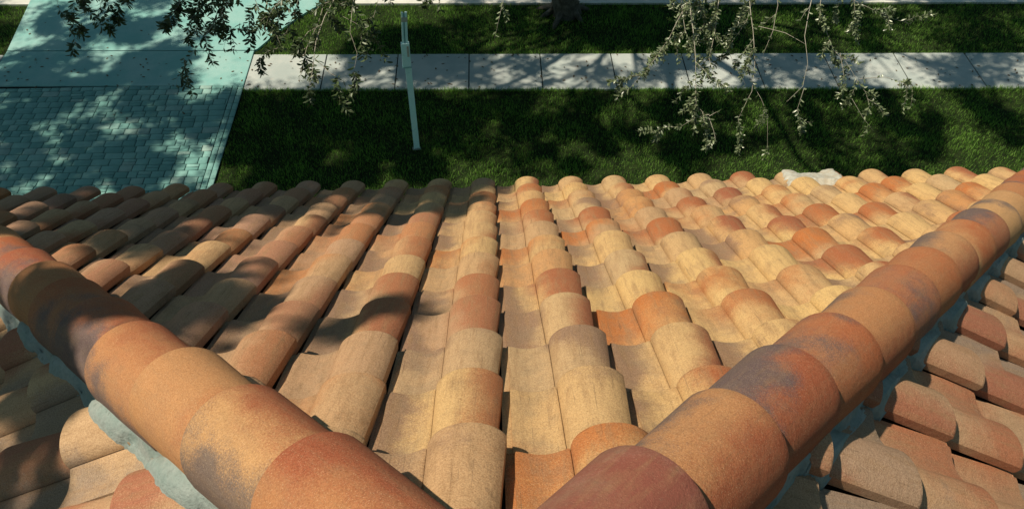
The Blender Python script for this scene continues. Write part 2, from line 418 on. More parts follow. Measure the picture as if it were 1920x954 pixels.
PHASE = {'front': .037, 'right': .11, 'left': .02}
SOFF = {'front': 0., 'right': -.10, 'left': .05}
def slope(side, umin, umax, mat, label):
    eu, ev, en = [np.array(v) for v in frame(side)]
    k0, k1 = math.floor((umin-PHASE[side])/TW), math.ceil((umax-PHASE[side])/TW)
    V = []; F = []; C = []; U = []; base = 0
    for k in range(k0, k1):
        for j in range(-1, NC + (1 if SOFF[side] < -.05 else 0)):
            s1 = S0 + SOFF[side] + TE*(j+1); s0 = s1 - TL
            u0 = PHASE[side] + TW*k
            uc = u0 + TW/2; dpl = s1*CP
            if side == 'front' and abs(uc) > dpl + TW: continue
            if side != 'front' and (uc if side == 'left' else -uc) > dpl + TW: continue
            T = TV.copy(); jx, jy = rng.normal(0, .0016), rng.normal(0, .0065); rot = rng.normal(0, .0055); sc = 1
            lift = rng.normal(0, .0016)
            x = T[:, 0] + jx + rot*(T[:, 1]-TL/2); y = T[:, 1] + jy - rot*(T[:, 0]-TW/2)
            z = T[:, 2] + lift + TSTEP*(T[:, 1]-(TL-TE))/TE + rng.normal(0, .003)*(T[:, 1]/TL) + rng.normal(0, .006)*(T[:, 0]-TW/2)
            W = np.array(APEX) + np.outer(u0+x, eu) + np.outer(s0+y, ev) + np.outer(z, en)
            V.append(W); F.append(TF+base); base += len(T)
            c = [rng.random(), rng.random(), rng.random(), 0.]
            if side == 'front': c[3] = float(np.clip(-(u0-.2)/1.3, 0, 1))*rng.uniform(.35, 1)   # tiles turn redder and darker towards the left hip
            C.append(np.tile(c, (len(T), 1))); uv = TUV.copy(); uv[:, 2] = j; U.append(uv)
    V = np.concatenate(V); F = np.concatenate(F); C = np.concatenate(C); U = np.concatenate(U)
    me = np_mesh('roof_slope', V, F, smooth=True, attrs={'trnd': C, 'tuv': U})
    bm = bmesh.new(); bm.from_mesh(me)
    cuts = []
    q = .035/math.sqrt(2)
    if side == 'front': cuts = [((q, 0, 0), (1, -1, 0)), ((-q*0-q, 0, 0), (-1, -1, 0))]
    elif side == 'right': cuts = [((0, -q, 0), (-1, 1, 0)), ((.03, 0, 0), (-1, 0, 0))]
    else: cuts = [((0, -q, 0), (1, 1, 0)), ((-.03, 0, 0), (1, 0, 0))]
    if side == 'front': cuts = [((0, q, 0), (1, -1, 0)), ((0, q, 0), (-1, -1, 0))]
    for co, no in cuts:
        bmesh.ops.bisect_plane(bm, geom=list(bm.verts)+list(bm.edges)+list(bm.faces), plane_co=co, plane_no=no, clear_outer=True)
    bm.to_mesh(me); bm.free()
    me.set_sharp_from_angle(angle=R(38))
    o = link('roof_slope', me, mat, house); o['label'] = label
    return o
BACK = 4.5
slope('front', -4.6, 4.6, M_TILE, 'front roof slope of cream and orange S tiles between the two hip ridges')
slope('right', -4.6, BACK, M_TILE_SIDE, 'roof slope of dusty pink tiles falling away right of the right hip ridge')
slope('left', -BACK, 4.6, M_TILE_SIDE, 'roof slope of brown tiles falling away left of the left hip ridge')

def quad_part(name, polys, mat, thick=None):
    bm = bmesh.new()
    for p in polys: bm.faces.new([bm.verts.new(v) for v in p])
    return bm_obj(name, bm, mat, house)
z0 = -.035; D = EAVE_D - .05; ZE = APEX.z - (SLOPE_L-.05)*SP
A = (0, 0, APEX.z+z0); B_ = (0, -BACK, APEX.z+z0)
FL, FR = (-D, D, ZE+z0), (D, D, ZE+z0); BL, BR = (-D, -BACK, ZE+z0), (D, -BACK, ZE+z0)
quad_part('roof_deck', [(A, FL, FR), (A, FR, BR, B_), (A, B_, BL, FL)], M_UNDER)
bm = bmesh.new()
for lo, hi in (((-D, D-.03, ZE-.24), (D, D, ZE-.045)), ((D-.03, -BACK, ZE-.24), (D, D-.033, ZE-.045)), ((-D, -BACK, ZE-.24), (-D+.03, D-.033, ZE-.045))): bm_box(bm, lo, hi)
bm_obj('fascia', bm, M_TRIM, house)
bm = bmesh.new(); bm_box(bm, (-D+.033, -BACK, ZE-.22), (D-.033, D-.033, ZE-.19)); bm_obj('soffit', bm, M_TRIM, house)
# walls with window openings on the street side
WD = D-.5
bm = bmesh.new()
def wallbox(lo, hi): bm_box(bm, lo, hi)
t_ = .2; zt = ZE-.222
wallbox((-WD, -BACK, -.02), (-WD+t_, WD, zt)); wallbox((WD-t_, -BACK, -.02), (WD, WD, zt))
wallbox((-WD+t_, -BACK, -.02), (WD-t_, -BACK+t_, zt))
wallbox((-WD+t_, WD-t_, -.02), (WD-t_, WD, .9)); wallbox((-WD+t_, WD-t_, 2.3), (WD-t_, WD, 3.9)); wallbox((-WD+t_, WD-t_, 5.3), (WD-t_, WD, zt))
for za, zb in ((.9, 2.3), (3.9, 5.3)):
    xs = [-WD+t_, -2.2, -.9, .9, 2.2, WD-t_]
    for a in (0, 2, 4): wallbox((xs[a], WD-t_, za), (xs[a+1], WD, zb))
bm_obj('wall', bm, M_STUCCO, house)
bm = bmesh.new()
gz = APEX.z-.1
v = [bm.verts.new(p) for p in ((-WD, -BACK+.1, zt), (WD, -BACK+.1, zt), (0, -BACK+.1, gz))]; bm.faces.new(v); bm_obj('gable_wall', bm, M_STUCCO, house)
for za, zb in ((.9, 2.3), (3.9, 5.3)):
    for xa, xb in ((-2.2, -.9), (.9, 2.2)):
        bm = bmesh.new(); f = .06
        for lo, hi in (((xa, WD-.12, za), (xb, WD-.06, za+f)), ((xa, WD-.12, zb-f), (xb, WD-.06, zb)), ((xa, WD-.12, za+f), (xa+f, WD-.06, zb-f)), ((xb-f, WD-.12, za+f), (xb, WD-.06, zb-f))): bm_box(bm, lo, hi)
        w = bm_obj('window', bm, M_TRIM, house)
        bm = bmesh.new(); bm_box(bm, (xa+f, WD-.10, za+f), (xb-f, WD-.09, zb-f)); bm_obj('pane', bm, M_GLASS, w)

# ---- hip and ridge caps
def cap_arrays(L, ra, rb, ha, hb):
    """half-round tapered cap, from its narrow upper end (0) to its wide lower end (L)"""
    n = 26; m = 7; V = []; U = []
    rows = [(0, 0), (.3, 0), (.6, 0), (.9, 0), (.975, 0), (.993, -.002), (1., -.006)]
    for side in (0, 1):
        for t, dr in rows:
            r = ra + (rb-ra)*t + dr - side*.016; h = ha + (hb-ha)*t + dr - side*.016
            for k in range(n):
                a = math.pi*(1.04 - 1.08*k/(n-1))
                V.append((r*math.cos(a), t*L, h*math.sin(a) if math.sin(a) > 0 else .11*math.sin(a)*2)); U.append((k/(n-1), t, 0))
    I = lambda s, r, k: s*m*n + r*n + k; F = []
    for r in range(m-1):
        for k in range(n-1):
            F.append((I(0, r, k), I(0, r, k+1), I(0, r+1, k+1), I(0, r+1, k))); F.append((I(1, r, k), I(1, r+1, k), I(1, r+1, k+1), I(1, r, k+1)))
        F.append((I(0, r, n-1), I(1, r, n-1), I(1, r+1, n-1), I(0, r+1, n-1))); F.append((I(0, r, 0), I(0, r+1, 0), I(1, r+1, 0), I(1, r, 0)))
    for k in range(n-1):
        F.append((I(0, m-1, k), I(0, m-1, k+1), I(1, m-1, k+1), I(1, m-1, k))); F.append((I(0, 0, k), I(1, 0, k), I(1, 0, k+1), I(0, 0, k+1)))
    return np.array(V), np.array(U), np.array(F)

def cap_run(start, d, length, expo, first, name, label, seq, phase=0.):
    d = Vector(d).normalized(); side = d.cross(Vector((0, 0, 1))).normalized(); up = side.cross(d).normalized()
    mort_bm_parent = empty(name, start); mort_bm_parent.parent = house; mort_bm_parent['label'] = label
    t = phase; i = 0
    CL = expo + .06
    while t < length:
        V, U, F = cap_arrays(CL, .113, .127, .104, .119)
        jr, js, jt = random.gauss(0, .012), random.gauss(0, .004), random.gauss(0, .012)
        lift = .060; tilt = .022
        y = V[:, 1]; x = V[:, 0] + js + (y-CL/2)*jt; z = V[:, 2] + x*jr + lift + tilt*(y-.06)/expo
        x, z = x*math.cos(jr) - 0*z, z
        W = np.outer(x, side) + np.outer(t-.06+y, d) + np.outer(z, up) + np.array(start)
        r1, r2, r3 = seq[i % len(seq)] if i < len(seq) else (random.random(), random.random(), random.random())
        C = np.tile([r1, r2, r3, 1], (len(V), 1))
        me = np_mesh('ridge_cap', W, F, smooth=True, attrs={'trnd': C, 'tuv': U}); me.set_sharp_from_angle(angle=R(40))
        o = link('ridge_cap', me, M_CAP_RED if (first and i == 0) else M_CAP, mort_bm_parent)
        t += expo; i += 1
    return mort_bm_parent

HIPN = math.sqrt(2+TP*TP); HL = EAVE_D*HIPN + .02
hipR = cap_run(APEX, (1, 1, -TP), HL, .335, True, 'hip_ridge', 'right hip ridge of overlapping rounded orange caps', 
               [(.9, .3, .4), (.3, .75, .62), (.93, .75, .8), (.7, .35, .7), (.25, .7, .35), (.8, .2, .62), (.1, .2, .6), (.6, .7, .5), (.45, .3, .7)], .05)
hipL = cap_run(APEX, (-1, 1, -TP), HL, .335, False, 'hip_ridge', 'left hip ridge of rounded orange caps, half in tree shade',
               [(.2, .8, .72), (.47, .75, .55), (.33, .3, .45), (.25, .7, .55), (.9, .6, .6), (.7, .4, .7), (.2, .5, .4), (.9, .8, .9)], .17)
ridge = cap_run(APEX + Vector((0, -BACK, 0)), (0, 1, 0), BACK-.75, .335, False, 'top_ridge', 'level top ridge running back from the hips', [], .05)

# ---- mortar beds under the caps: they follow the tiles and end raggedly
def tile_height(side, P):
    eu, ev, en = frame(side); d = P - APEX
    u = d.dot(eu) - PHASE[side]; s = d.dot(ev)
    j = (S0 + SOFF[side] - s) / TE; fr = 1 - (j - math.floor(j))
    return profile(u/TW) + TSTEP*fr + .002

def mortar(parent, sgn, side, q0, qe, amp, seed, mat=M_MORTAR, thick=.018, steep=2.6):
    """sgn: +1 hip to the right, -1 to the left. side: which slope this bed lies on"""
    d = Vector((sgn, 1, -TP)).normalized()
    out = Vector((1, -1, 0)).normalized() if sgn > 0 else Vector((-1, -1, 0)).normalized()
    if side == 'front': out = -out
    eu, ev, en = frame(side)
    nq = 22; V = []; F = []; n = 0; step = .011
    N = int(HL/step)
    for i in range(N+1):
        t = i*step; base = APEX + d*t
        nz = mnoise.noise((t*3.1, seed, 0))*.6 + mnoise.noise((t*9., seed, 3))*.30 + mnoise.noise((t*40., seed, 5))*.12
        qm = qe + amp*nz
        for k in range(nq):
            f = k/(nq-1); q = q0 + (qm + .03 - q0)*f
            P = base + out*q
            drop = (P - APEX).dot(en)                # height of this level point above the slope plane
            P0 = P - Vector((0, 0, 1))*(drop/en.z)    # on the plane, straight below
            h = tile_height(side, P0)
            wall = .108 - (q-q0)*steep               # the bed's steep face under the cap
            lay = thick*min(1, max(0, (qm-q)/.012)) + .003*mnoise.noise((t*22, q*30, seed)) if thick else -.004
            hh = max(wall, h + lay) if side != 'front' else h*.4+.008
            if q > qm and side != 'front': hh = h - (q-qm)*1.2
            if k == nq-1: hh = h-.03
            hh += .0012*mnoise.noise((t*60, q*60, seed+7))
            V.append(P0 + Vector((0, 0, hh/en.z)))
    for i in range(N):
        for k in range(nq-1):
            a = i*nq+k; F.append((a, a+1, a+nq+1, a+nq))
    me = np_mesh('mortar', np.array(V), np.array(F), smooth=True)
    return link('mortar', me, mat, parent)
mortar(hipR, 1, 'right', .098, .14, .008, 3.3, M_MORTAR, 0, 3.2)
mortar(hipR, 1, 'front', .10, .145, .016, 8.1, M_MORTAR, .004, 5)
mortar(hipL, -1, 'left', .098, .148, .045, 5.2, M_MORTAR, .007, 2.4)
mortar(hipL, -1, 'front', .10, .135, .012, 12.7, M_MORTAR, .003, 5)

# ---- pale mortar smeared over two tile ends at the eave
def eave_patch():
    eu, ev, en = frame('front'); V = []; F = []; nu, nv = 60, 26
    cu, cs = 2.17, SLOPE_L-.13
    for i in range(nu+1):
        for k in range(nv+1):
            a, b = i/nu*2-1, k/nv*2-1
            u = cu + a*.20 + b*.02; s = cs + b*.17
            P0 = APEX + eu*u + ev*s
            edge = max(abs(a), abs(b)) + .12*mnoise.noise((a*3, b*3, 2.)) + .05*mnoise.noise((a*9, b*9, 4.))
            h = tile_height('front', P0)
            env = .050*(max(0., 1-a*a))**.5
            hh = max(h, .045+env*.9) if edge < .9 else h*.8
            hh = h*.12 + hh*.88 + .010
            if edge > .93: hh = h - (edge-.93)*.3
            hh += .006*mnoise.noise((a*7, b*6, 9.))
            V.append(P0 + en*hh)
    for i in range(nu):
        for k in range(nv):
            a = i*(nv+1)+k; F.append((a, a+nv+1, a+nv+2, a+1))
    o = link('mortar_patch', np_mesh('mortar_patch', np.array(V), np.array(F), smooth=True), M_PALE, house)
    o['label'] = 'whitish lump of mortar smeared over the tile ends at the eave'
eave_patch()

# ------------------------------------------------------------------ sign post on the lawn
def post():
    root = empty('sign_post', (-1.51, 12.78, 0))
    tag(root, 'tall thin pale turquoise sign post standing alone on the lawn beside the sidewalk', 'sign post')
    rz = Matrix.Rotation(R(8), 4, 'Z')
    T = Matrix.Translation(root.location)
    bm = bmesh.new(); M = T @ rz
    bm_box(bm, (-.058, -.028, -.1), (.058, .028, 2.02), M); bm_obj('post', bm, M_POST, root, bevel=.004)
    bm = bmesh.new(); bm_box(bm, (-.085, -.04, -.06), (.085, .04, .008), M); bm_obj('footing', bm, M_MORTAR, root, bevel=.01)
    # sleeve bracket
    K = T @ Matrix.Translation((-.012, 0, 2.0)) @ Matrix.Rotation(R(1.2), 4, 'Y') @ rz
    bm = bmesh.new(); bm_box(bm, (-.085, -.045, -.02), (.068, .045, .47), K); br = bm_obj('sleeve_bracket', bm, M_POST, root, bevel=.006)
    bm = bmesh.new()
    bm_box(bm, (-.095, -.052, -.045), (.076, .052, -.022), K); bm_obj('collar', bm, M_POSTDK, br)
    bm = bmesh.new(); bm_box(bm, (.012, -.052, .2), (.05, -.046, .42), K); bm_obj('latch', bm, M_PALE, br)
    # two rails of the upper channel with a gap between
    U = T @ Matrix.Translation((-.005, 0, 2.47)) @ Matrix.Rotation(R(3.4), 4, 'Y') @ rz
    bm = bmesh.new(); bm_box(bm, (-.055, -.022, -.05), (-.022, .022, .62), U); bm_box(bm, (.006, -.022, -.05), (.048, .022, .62), U)
    bm_obj('channel_rail', bm, M_POST, root, bevel=.003)
    bm = bmesh.new(); bm_box(bm, (-.021, -.006, -.05), (.005, .012, .60), U); bm_obj('channel_web', bm, M_POSTDK, root)
    bm = bmesh.new(); bm_box(bm, (-.06, -.028, .44), (.052, -.023, .53), U); bm_obj('sign_clip', bm, M_PALE, root)
post()

# ------------------------------------------------------------------ trees
def tube(pts, radii, seg=8, jitter=0.):
    """vertices and faces of a tapered tube along pts"""
    V = []; F = []; n = len(pts); ref = Vector((.31, .2, .93))
    for i, p in enumerate(pts):
        a = (pts[min(i+1, n-1)] - pts[max(i-1, 0)]).normalized()
        x = a.cross(ref if abs(a.dot(ref)) < .93 else Vector((1, 0, 0))).normalized(); y = a.cross(x)
        for k in range(seg):
            th = 2*math.pi*k/seg; r = radii[i]
            if jitter: r *= 1 + jitter*mnoise.noise((math.cos(th)*2, math.sin(th)*2, i*.35+pts[0].x))
            V.append(p + x*(r*math.cos(th)) + y*(r*math.sin(th)))
    for i in range(n-1):
        for k in range(seg):
            j = (k+1) % seg; F.append((i*seg+k, i*seg+j, (i+1)*seg+j, (i+1)*seg+k))
    c = len(V); V.append(pts[-1])
    for k in range(seg): F.append(((n-1)*seg+k, (n-1)*seg+(k+1) % seg, c))
    return V, F

class Acc:
    def __init__(s): s.V = []; s.F = []
    def add(s, VF):
        V, F = VF; b = len(s.V); s.V += list(V); s.F += [tuple(i+b for i in f) for f in F]
    def build(s, name, mat, parent, smooth=True):
        return link(name, np_mesh(name, np.array([tuple(v) for v in s.V]), s.F, smooth=smooth), mat, parent)

def curve(a, b, sag=0., bend=0., n=8, seed=0., wob=.06):
    a, b = Vector(a), Vector(b); L = (b-a).length; sidev = (b-a).cross(Vector((0, 0, 1)))
    if sidev.length < 1e-4: sidev = Vector((1, 0, 0))
    sidev.normalize(); out = []
    for i in range(n+1):
        t = i/n; p = a.lerp(b, t) + Vector((0, 0, 1))*(sag*4*t*(1-t)) + sidev*(bend*4*t*(1-t))
        w = wob*L*math.sin(math.pi*t)**.5 if 0 < t < 1 else 0
        p += Vector((mnoise.noise((t*4, seed, 0)), mnoise.noise((t*4, seed, 7)), mnoise.noise((t*4, seed, 13))))*w
        out.append(p)
    return out

def leaf_cloud(name, centers, radii, counts, lw, ll, mat, parent):
    """leaf-sized folded blades gathered round the twig clusters"""
    cs = np.repeat(np.array(centers), counts, 0); rr = np.repeat(np.array(radii), counts, 0)
    N = len(cs); P = cs + rng.normal(0, 1, (N, 3))*rr*np.array([1, 1, .7])*.4
    a = rng.normal(0, 1, (N, 3)); a /= np.linalg.norm(a, axis=1)[:, None]
    b = rng.normal(0, 1, (N, 3)); b[:, 2] *= 1; b = np.cross(a, b); b /= np.linalg.norm(b, axis=1)[:, None]
    l = ll*rng.uniform(.7, 1.25, N)[:, None]; w = lw*rng.uniform(.7, 1.25, N)[:, None]
    V = np.stack([P-a*l/2, P+b*w/2, P+a*l/2, P-b*w/2], 1).reshape(-1, 3); i = np.arange(N)*4
    F = np.stack([i, i+1, i+2, i+3], 1)
    c = rng.random(N); C = np.repeat(np.stack([c, c, c, np.ones(N)], 1), 4, 0)
    return link(name, np_mesh(name, V, F, attrs={'trnd': C}), mat, parent)

def tree(name, label, base, trunk_r, fork_z, blobs, dens, zmin, seed, flare=1.5, leaf=(.085, .15), group='oak trees around the house', shade_pads=()):
    """blobs: (centre, radii) ellipsoids of crown; a limb runs to each, boughs to the clumps"""
    random.seed(seed); root = empty(name, base); tag(root, label, 'tree', group)
    base = Vector(base); fork = base + Vector((random.uniform(-.2, .2), random.uniform(-.2, .2), fork_z))
    acc = Acc(); pts = [base + Vector((0, 0, -.3))] + [base.lerp(fork, t) + Vector((mnoise.noise((t*3, seed, 0))*.12, mnoise.noise((t*3, seed, 5))*.12, 0)) for t in (0.0, .03, .08, .16, .3, .5, .75, 1.)]
    rad = [trunk_r*flare*1.15, trunk_r*flare, trunk_r*flare*.87, trunk_r*1.12, trunk_r, trunk_r*.95, trunk_r*.9, trunk_r*.88, trunk_r*.8]
    acc.add(tube(pts, rad, 28, .35))
    for k in range(7):                              # root flare
        an = k*2*math.pi/7 + random.uniform(-.3, .3); L = random.uniform(.5, .9)*trunk_r*2.4; dv = Vector((math.cos(an), math.sin(an), 0))
        acc.add(tube([base + dv*trunk_r*.5 + Vector((0, 0, .45)), base + dv*trunk_r*1.15 + Vector((0, 0, .12)), base + dv*(trunk_r+L*.6) + Vector((0, 0, .02)), base + dv*(trunk_r+L) + Vector((0, 0, -.08))], [trunk_r*.35, trunk_r*.3, trunk_r*.2, trunk_r*.08], 8, .3))
    trunk = acc.build('trunk', M_BARK, root)
    cen = []; rds = []; cnt = []; lim = Acc()
    for bi, (c, rd) in enumerate(blobs):
        c = Vector(c); main = curve(fork, c, .6, random.uniform(-.6, .6), 9, seed+bi*3.1)
        lim.add(tube(main, [max(.02, trunk_r*.36*(1-i/9)**.8) for i in range(10)], 10, .2))
        vol = rd[0]*rd[1]*rd[2]; nc = max(5, int(dens*vol**.85))
        for k in range(nc):
            while True:
                v = Vector([random.uniform(-1, 1) for _ in range(3)])
                if .35 < v.length < 1: break
            p = c + Vector((v.x*rd[0], v.y*rd[1], v.z*rd[2]))
            if p.z < zmin(p.x, p.y): continue
            r = random.uniform(.35, .8); cen.append(tuple(p)); rds.append((r, r, r)); cnt.append(int(random.uniform(420, 640)*r*r + 40))
            if k % 2 == 0:
                s = main[random.randint(4, 9)]; lim.add(tube(curve(s, p, .1, random.uniform(-.3, .3), 5, k+seed, .08), [.05, .042, .034, .026, .018, .008], 5))
    for x0, x1, y0, y1, z, n, r in shade_pads:            # unseen leaf sprays added on long boughs to shape the shade below
        hub = Vector(((x0+x1)/2 - .5, (y0+y1)/2, z-.1)); lim.add(tube(curve(fork, hub, .9, .2, 9, x0, .03), [.10*(1-i/10)+.012 for i in range(10)], 7))
        for k in range(n):
            p = Vector((random.uniform(x0, x1), random.uniform(y0, y1), z + random.uniform(-.18, .18)))
            cen.append(tuple(p)); rds.append((r, r, r*.5)); cnt.append(int(3100*r*r) + 16)
            if k % 3 == 0: lim.add(tube(curve(hub, p, .05, .05, 4, k, .06), [.014, .012, .01, .007, .004], 5))
    lim.build('limb', M_BARK, trunk)
    leaf_cloud('crown', cen, rds, cnt, leaf[0], leaf[1], M_LEAF, root)
    print(name, 'leaves', sum(cnt))
    return root, fork

ZMIN = lambda x, y: max(3.4, 11.1 - .52*(y+.4) + .75)    # the crowns are lifted clear of the roof and lawn
def AZ(x, y): return ZMIN(x, y)
streetA, forkA = tree('oak_tree', 'large oak tree with a broad dark trunk on the grass strip between sidewalk and street', (1.85, 17.7, 0), .27, 3.6,
    [((-2.5, 16.5, 7.5), (3.2, 3.0, 2.2)), ((-6, 14, 8.4), (2.2, 2.4, 1.8)), ((2, 14.2, 7.6), (3.0, 2.4, 1.8)), ((5.5, 16.5, 7.6), (3.4, 3.2, 2.2)), ((1.5, 19, 8.8), (3.6, 3, 2.6)), ((-2, 12.5, 8.2), (2.2, 1.8, 1.5)), ((7.5, 13.6, 8.2), (2.4, 2.2, 1.6)), ((3.6, 12., 8.4), (2.0, 1.3, 1.2)), ((9.5, 17, 7.8), (2.2, 3, 1.8)), ((-8.8, 13.2, 8.2), (1.9, 1.9, 1.2)), ((-4.6, 12.6, 8.4), (2.3, 1.4, 1.1)), ((-9.6, 11.2, 8.0), (1.2, 1.0, .8))],
    3.5, AZ, 11, 1.22, shade_pads=[(-9.7, -5.8, 11.2, 14.0, 8.2, 46, .5), (-7.6, -4.9, 14.2, 16.4, 8.0, 26, .46), (-2.3, 1.5, 15.7, 17.4, 8.0, 24, .48), (-4.5, 4.0, 11.4, 13.8, 8.3, 22, .36), (3.8, 7.5, 11.6, 13.6, 8.4, 10, .36)])
tree('oak_tree', 'oak tree left of the paver driveway, its crown throwing patchy shade on the concrete', (-15.4, 14.2, 0), .3, 3.4,
    [((-15.5, 15.5, 7.2), (2.6, 2.8, 2.0)), ((-12.6, 13.2, 7.6), (1.8, 2.2, 1.6)), ((-13.2, 17.4, 7.0), (1.8, 1.7, 1.5)), ((-11.6, 15.4, 8.0), (1.3, 1.6, 1.2)), ((-14.5, 11.5, 8.4), (2, 1.8, 1.4))],
    3.0, AZ, 23, 1.4, shade_pads=[(-15.2, -11.0, 14.2, 17.2, 7.6, 42, .40), (-15.2, -9.9, 10.4, 14.0, 7.6, 58, .38)])
SHADE_PADS0 = [(-6.4, -3.15, 3.15, 5.0, 12.6, 50, .32), (-5.2, -3.9, 2.5, 3.1, 12.6, 10, .2), (-3.3, -2.85, 2.95, 3.5, 12.6, 5, .14),
        (-4.7, -2.85, 1.35, 2.05, 12.6, 20, .23), (-5.0, -3.3, -.1, 1.2, 12.5, 19, .27), (-2.44, -2.36, 1.6, 1.68, 12.6, 2, .13),
        (-3.5, -2.9, .9, 1.3, 12.6, 3, .14), (-8.5, -5.2, 5.4, 6.9, 12.6, 46, .42), (-6.2, -4.6, 5.2, 6.6, 12.4, 30, .40)]
SHADE_PADS = [(a, b, c-.58, d-.58, z, n, r) for a, b, c, d, z, n, r in SHADE_PADS0]
tree('oak_tree', 'tall oak tree beside the house, shading the left end of the roof', (-8.9, 1.5, 0), .32, 7.5,
    [((-9.6, 1.0, 12.2), (2.0, 2.4, 1.6)), ((-8.0, 4.4, 12.6), (1.7, 1.5, .9)), ((-7.2, 1.4, 12.8), (1.2, 1.6, .8))],
    4.0, lambda x, y: 11.3, 37, 1.4, shade_pads=SHADE_PADS)

# hanging boughs of the street oak that reach over the lawn towards the roof
cr = cam.rotation_euler.to_matrix(); C_R, C_U, C_F = cr @ Vector((1, 0, 0)), cr @ Vector((0, 1, 0)), cr @ Vector((0, 0, -1))
def at(px, py, depth):
    return cam.location + C_F*depth + C_R*((px-960)/1580.2*depth) - C_U*((py-477)/1580.2*depth)

class Leaves:
    def __init__(s): s.P = []; s.A = []; s.B = []; s.L = []; s.W = []; s.C = []
    def leaf(s, p, a, b, l, w, c): s.P.append(tuple(p)); s.A.append(tuple(a)); s.B.append(tuple(b)); s.L.append(l); s.W.append(w); s.C.append(c)
    def build(s, name, mat, parent):
        P, A, B = map(np.array, (s.P, s.A, s.B)); L = np.array(s.L)[:, None]; W = np.array(s.W)[:, None]; N = len(P)
        Nn = np.cross(A, B)
        prof = [(0, .12), (.28, .8), (.6, 1.), (.86, .62), (1., .05)]
        rows = []
        for t, w in prof:
            cpt = P + A*(L*t) - Nn*(L*.16*t*t)
            rows += [cpt - B*(W*w/2) + Nn*(W*w*.13), cpt, cpt + B*(W*w/2) + Nn*(W*w*.13)]
        V = np.stack(rows, 1).reshape(-1, 3); i = np.arange(N)*15; F = []
        for r in range(4):
            for k in range(2): F.append(np.stack([i+r*3+k, i+r*3+k+1, i+r*3+k+4, i+r*3+k+3], 1))
        C = np.array(s.C); C = np.repeat(np.stack([C, C, C, np.ones(N)], 1), 15, 0)
        return link(name, np_mesh(name, V, np.concatenate(F), smooth=True, attrs={'trnd': C}), mat, parent)

def bough(root, start, strands, seed, mat_leaf, ll=.041, lw=.0155, dens=3.2):
    """start: where it leaves the crown; strands: list of (points, leafiness 0..1)"""
    random.seed(seed); tw = Acc(); lv = Leaves()
    def dress(pts, leafy, r0, level):
        path = []
        for a, b in zip(pts[:-1], pts[1:]):
            k = max(2, int((b-a).length/.06)); path += [a.lerp(b, i/k) for i in range(k)]
        path.append(pts[-1])
        path = [p + Vector((mnoise.noise((i*.13, seed, level)), mnoise.noise((i*.13, seed+5, level)), mnoise.noise((i*.13, seed+9, level))))*.025 for i, p in enumerate(path)]
        n = len(path); tw.add(tube(path, [r0*(1-.75*i/(n-1)) for i in range(n)], 5))
        for i in range(1, n):
            a = (path[i]-path[i-1]).normalized()
            if level < 2 and i > 2 and random.random() < (.55 if level == 0 else .22)*leafy*1.25:
                an = random.uniform(0, 6.28); x = a.cross(Vector((.3, .9, .2))).normalized(); y = a.cross(x)
                dv = (a*.55 + (x*math.cos(an) + y*math.sin(an))*.8 + Vector((0, 0, -.35))).normalized(); L = random.uniform(.08, .26)*(1 if level == 0 else .6)
                dress([path[i], path[i] + dv*L*.5, path[i] + dv*L*.9 + Vector((0, 0, -.05*L/.2))], min(1, leafy*1.2), r0*.45, level+1)
            nl = int(leafy*dens*(1.3 if level == 0 else 3.4) + random.random())
            for _ in range(nl):
                an = random.uniform(0, 6.28); x = a.cross(Vector((.3, .9, .2))).normalized(); y = a.cross(x)
                o = x*math.cos(an) + y*math.sin(an); la = (a*random.uniform(.2, .9) + o).normalized()
                lb = la.cross(Vector([random.gauss(0, 1) for _ in range(3)])).normalized()
                lv.leaf(path[i-1].lerp(path[i], random.random()) + o*r0*.5, la, lb, ll*random.uniform(.6, 1.2), lw*random.uniform(.7, 1.2), random.random())
    for pts, leafy, r0 in strands: dress(pts, leafy, r0, 0)
    # carrying limb back to the crown of the oak
    for pts, _, _ in strands[:1]: pass
    b = tw.build('hanging_branch', M_TWIG, root)
    lv.build('leaves', mat_leaf, b)
    print('bough leaves', len(lv.P))
    return b
BOUGH_D = 7.0
def strand(px, leafy, r0=.004):
    return ([at(x, y, BOUGH_D + dd) for x, y, dd in px], leafy, r0)

